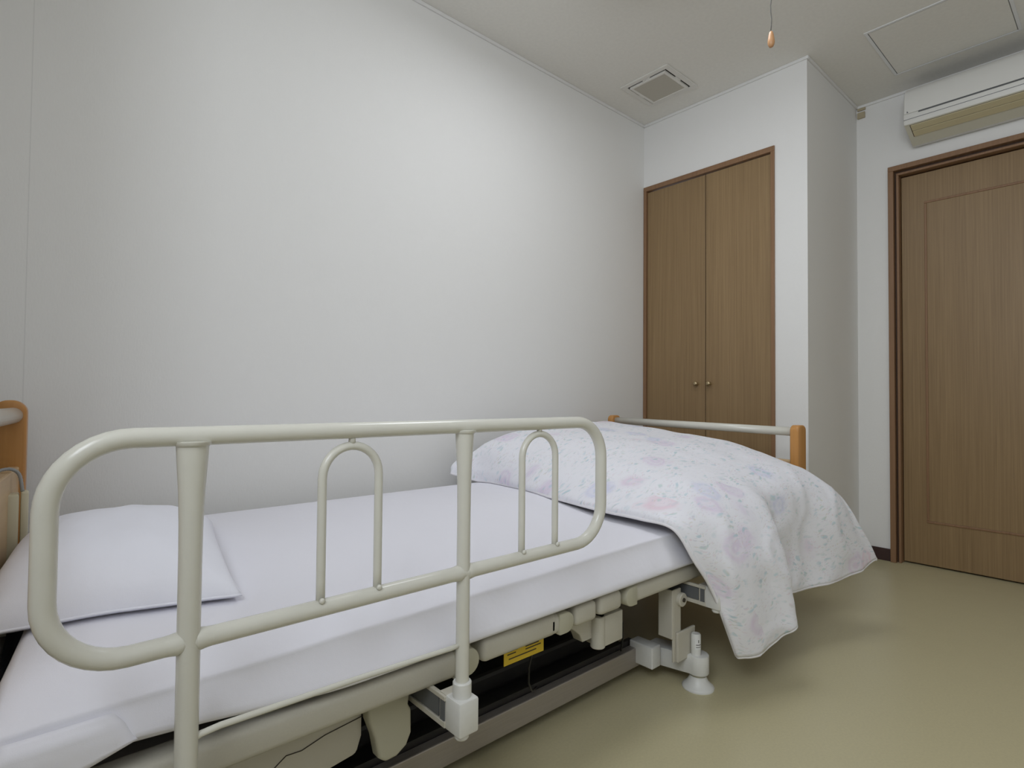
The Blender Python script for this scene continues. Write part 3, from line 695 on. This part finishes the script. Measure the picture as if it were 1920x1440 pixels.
# ------------------------------------------------------------------ pillow
def pillow(cx, cy, z0, lx, ly, th, rot):
    bm = bmesh.new(); n = 44; top = []; bot = []
    for i in range(n+1):
        a = []; b = []
        for j in range(n+1):
            u = i/n*2-1; v_ = j/n*2-1
            # pincushion outline: the corners stick out as ears
            x = u*lx/2*(1-0.055*(1-v_*v_)*abs(u)**2); y = v_*ly/2*(1-0.05*(1-u*u)*abs(v_)**2)
            e = (1-abs(u)**2.6)*(1-abs(v_)**2.6)
            hgt = th*max(0, e)**0.55
            wr = 0.004*noise.noise(Vector((u*2.4, v_*2.4, 3))) + 0.0018*noise.noise(Vector((u*6, v_*6, 9)))
            edge = 1-max(abs(u), abs(v_))
            wr *= min(1, edge*6)
            lift = 0.004*(1-min(1, edge*5))
            a.append(Vector((x, y, lift + 0.010 + hgt*0.86 + wr))); b.append(Vector((x, y, lift*(1) + 0.006 - min(0.006, hgt)*1.0)))
        top.append(a); bot.append(b)
    R = Matrix.Translation((cx, cy, z0)) @ Matrix.Rotation(rot, 4, 'Z')
    VT = [[bm.verts.new(R @ p) for p in r] for r in top]; VB = [[bm.verts.new(R @ p) for p in r] for r in bot]
    for i in range(n):
        for j in range(n):
            bm.faces.new((VT[i][j], VT[i+1][j], VT[i+1][j+1], VT[i][j+1])); bm.faces.new((VB[i][j], VB[i][j+1], VB[i+1][j+1], VB[i+1][j]))
    for k in range(n):
        bm.faces.new((VT[k][0], VB[k][0], VB[k+1][0], VT[k+1][0])); bm.faces.new((VT[k][n], VT[k+1][n], VB[k+1][n], VB[k][n]))
        bm.faces.new((VT[0][k], VT[0][k+1], VB[0][k+1], VB[0][k])); bm.faces.new((VT[n][k], VB[n][k], VB[n][k+1], VT[n][k+1]))
    R0_ = R
    def settle(p):
        q = R0_ @ p; q.z += mtop(max(0.0, q.x), q.y)-0.487; return q
    for r_, V_ in ((top, VT), (bot, VB)):
        for i in range(n+1):
            for j in range(n+1): V_[i][j].co = settle(r_[i][j])
    class _S:
        def __matmul__(s_, p): return settle(p)
    R = _S()
    rim = [R @ top[k][0] for k in range(n)] + [R @ top[n][k] for k in range(n)] + [R @ top[n-k][n] for k in range(n)] + [R @ top[0][n-k] for k in range(n)]
    return bm, rim
pw = Thing('pillow', 'plump white pillow at the head of the bed', 'pillow', (0.15, -0.55, 0.487))
bm, rim = pillow(0.150, -0.570, 0.4885, 0.360, 0.52, 0.105, -0.14)
po = pw.part('pillowcase', bm, MT['pillow'], smooth=True)
pw.part('seam', tube(bmesh.new(), [p+Vector((0, 0, -0.003)) for p in rim], 0.0022, 8, closed=True), MT['pillow'], smooth=True)

# ------------------------------------------------------------------ duvet
NET = [
 [(1.25,-.115,.525),(1.36,-.17,.489),(1.365,-.34,.489),(1.325,-.60,.489),(1.30,-.82,.486),(1.31,-.95,.482),(1.33,-1.045,.468),(1.362,-1.09,.385),(1.425,-1.11,.29),(1.505,-1.135,.108)],
 [(1.265,-.112,.56),(1.36,-.17,.545),(1.37,-.34,.525),(1.335,-.60,.515),(1.312,-.82,.508),(1.322,-.95,.505),(1.345,-1.06,.482),(1.375,-1.10,.39),(1.435,-1.12,.29),(1.515,-1.145,.107)],
 [(1.36,-.11,.59),(1.40,-.18,.635),(1.43,-.34,.605),(1.41,-.60,.58),(1.39,-.82,.555),(1.40,-.97,.54),(1.42,-1.08,.49),(1.44,-1.13,.39),(1.48,-1.15,.29),(1.56,-1.175,.112)],
 [(1.55,-.11,.62),(1.56,-.20,.69),(1.57,-.36,.672),(1.56,-.60,.64),(1.55,-.82,.605),(1.55,-.98,.575),(1.56,-1.10,.505),(1.57,-1.165,.40),(1.60,-1.185,.29),(1.64,-1.20,.15)],
 [(1.70,-.11,.63),(1.70,-.20,.702),(1.70,-.37,.688),(1.70,-.60,.66),(1.70,-.82,.625),(1.70,-.98,.59),(1.695,-1.10,.52),(1.69,-1.17,.41),(1.685,-1.20,.30),(1.685,-1.215,.175)],
 [(1.82,-.11,.635),(1.82,-.21,.704),(1.82,-.38,.692),(1.82,-.61,.668),(1.82,-.83,.635),(1.81,-.985,.595),(1.79,-1.085,.525),(1.76,-1.105,.43),(1.735,-1.100,.32),(1.715,-1.115,.21)],
 [(1.94,-.11,.64),(1.94,-.22,.705),(1.94,-.39,.697),(1.94,-.62,.674),(1.94,-.84,.642),(1.93,-1.0,.600),(1.92,-1.10,.545),(1.91,-1.130,.45),(1.92,-1.128,.33),(1.95,-1.150,.20)],
 [(2.05,-.11,.64),(2.05,-.22,.703),(2.05,-.40,.697),(2.05,-.63,.675),(2.05,-.85,.645),(2.05,-1.0,.605),(2.06,-1.11,.56),(2.08,-1.17,.49),(2.11,-1.20,.37),(2.16,-1.215,.215)],
 [(2.12,-.11,.60),(2.125,-.22,.655),(2.125,-.40,.655),(2.12,-.63,.635),(2.115,-.85,.615),(2.105,-1.0,.575),(2.12,-1.11,.545),(2.17,-1.18,.475),(2.22,-1.215,.38),(2.30,-1.245,.25)],
 [(2.14,-.11,.51),(2.145,-.22,.51),(2.145,-.40,.51),(2.14,-.63,.50),(2.13,-.85,.50),(2.12,-.99,.50),(2.14,-1.10,.50),(2.19,-1.18,.45),(2.235,-1.22,.37),(2.315,-1.25,.248)],
]
def cr(p0, p1, p2, p3, t):
    return 0.5*((2*p1)+(p2-p0)*t+(2*p0-5*p1+4*p2-p3)*t*t+(3*p1-p0-3*p2+p3)*t*t*t)
def spline(pts, per):
    pts = [Vector(p) for p in pts]; q = [2*pts[0]-pts[1]]+pts+[2*pts[-1]-pts[-2]]; out = []
    for i in range(1, len(q)-2):
        for k in range(per): out.append(cr(q[i-1], q[i], q[i+1], q[i+2], k/per))
    out.append(q[-2]); return out
def surface(net, pu, pv):
    rows_ = [spline(r, pv) for r in net]
    cols = [spline([r[j] for r in rows_], pu) for j in range(len(rows_[0]))]
    return [[cols[j][i] for j in range(len(cols))] for i in range(len(cols[0]))]
S = surface(NET, 14, 14)
nu, nv = len(S), len(S[0])
def nrm(i, j):
    a = S[min(i+1, nu-1)][j]-S[max(i-1, 0)][j]; b = S[i][min(j+1, nv-1)]-S[i][max(j-1, 0)]
    n_ = b.cross(a); return n_.normalized() if n_.length > 1e-9 else Vector((0, 0, 1))
# arc-length coordinates for the print
U = [[0]*nv for _ in range(nu)]; Vv = [[0]*nv for _ in range(nu)]
for i in range(nu):
    for j in range(nv):
        U[i][j] = U[i-1][j]+(S[i][j]-S[i-1][j]).length if i else S[i][j].x*0.0
        Vv[i][j] = Vv[i][j-1]+(S[i][j]-S[i][j-1]).length if j else 0
UV = [[(U[i][j], Vv[i][j]) for j in range(nv)] for i in range(nu)]
pts = []
for i in range(nu):
    r = []
    for j in range(nv):
        p = S[i][j]; n_ = nrm(i, j); u, v_ = UV[i][j]
        hang = sstep(0.75, 1.25, v_)
        e = min(1, min(i, nu-1-i, j+3, nv-1-j+6)/8)
        d_ = 0.007*noise.noise(Vector((u*4, v_*4, 0.2))) + 0.005*noise.noise(Vector((u*11, v_*9, 5.2)))
        # draw-folds running down the hanging side
        d_ += hang*(0.006*noise.noise(Vector((u*9+v_*2.2, v_*2.4, 2.0))) + 0.004*noise.noise(Vector((u*22-v_*5, v_*7, 8.0))))
        rid = 1-abs(noise.noise(Vector((u*5.5+v_*3.0, v_*4.5-u*2.0, 11.0))))*2.2
        d_ += 0.010*max(0, rid)**3*(0.12+0.55*hang)
        q = p + n_*d_*e
        if q.y > -0.105: q.y = -0.105
        if q.y > -1.0: q.z = max(q.z, mtop(q.x, q.y)+0.005)
        r.append(q)
    pts.append(r)
dv = Thing('duvet', 'puffy white duvet with pale floral print over the foot of the bed', 'duvet', (1.75, -0.6, 0.49))
bm = grid_obj('d', pts, MT['floral'], uv=UV)
do = dv.part('cover', bm, MT['floral'], smooth=True)
sm = do.modifiers.new('thick', 'SOLIDIFY'); sm.thickness = 0.008; sm.offset = 0
edge = [pts[i][nv-1] for i in range(nu)][::-1] + [pts[0][j] for j in range(nv-2, -1, -1)]
dv.part('hem', tube(bmesh.new(), edge[::1], 0.0048, 8), MT['hem'], smooth=True)

# ------------------------------------------------------------------ hand control hung on the headboard
hc = Thing('hand_control', 'narrow cream bed hand control hanging on the headboard by a grey cord', 'remote control', (0.0, -0.25, 0.43))
hc.part('casing', BX(-0.022, 0.0005, -0.290, -0.235, 0.440, 0.602, bev=0.004), MT['cream_box'], smooth=True, angle=35)
hc.part('cradle', BX(0.003, 0.0165, -0.285, -0.240, 0.495, 0.606, bev=0.004), MT['cream_box'], smooth=True, angle=35)
cpts = spline([(-0.075, -0.33, 0.60), (-0.055, -0.30, 0.640), (-0.025, -0.265, 0.656), (-0.002, -0.255, 0.645), (0.006, -0.262, 0.605)], 12)
hc.part('cord', tube(bmesh.new(), cpts, [0.0032+0.0006*(i % 2) for i in range(len(cpts))], 10), MT['cable_grey'], smooth=True)
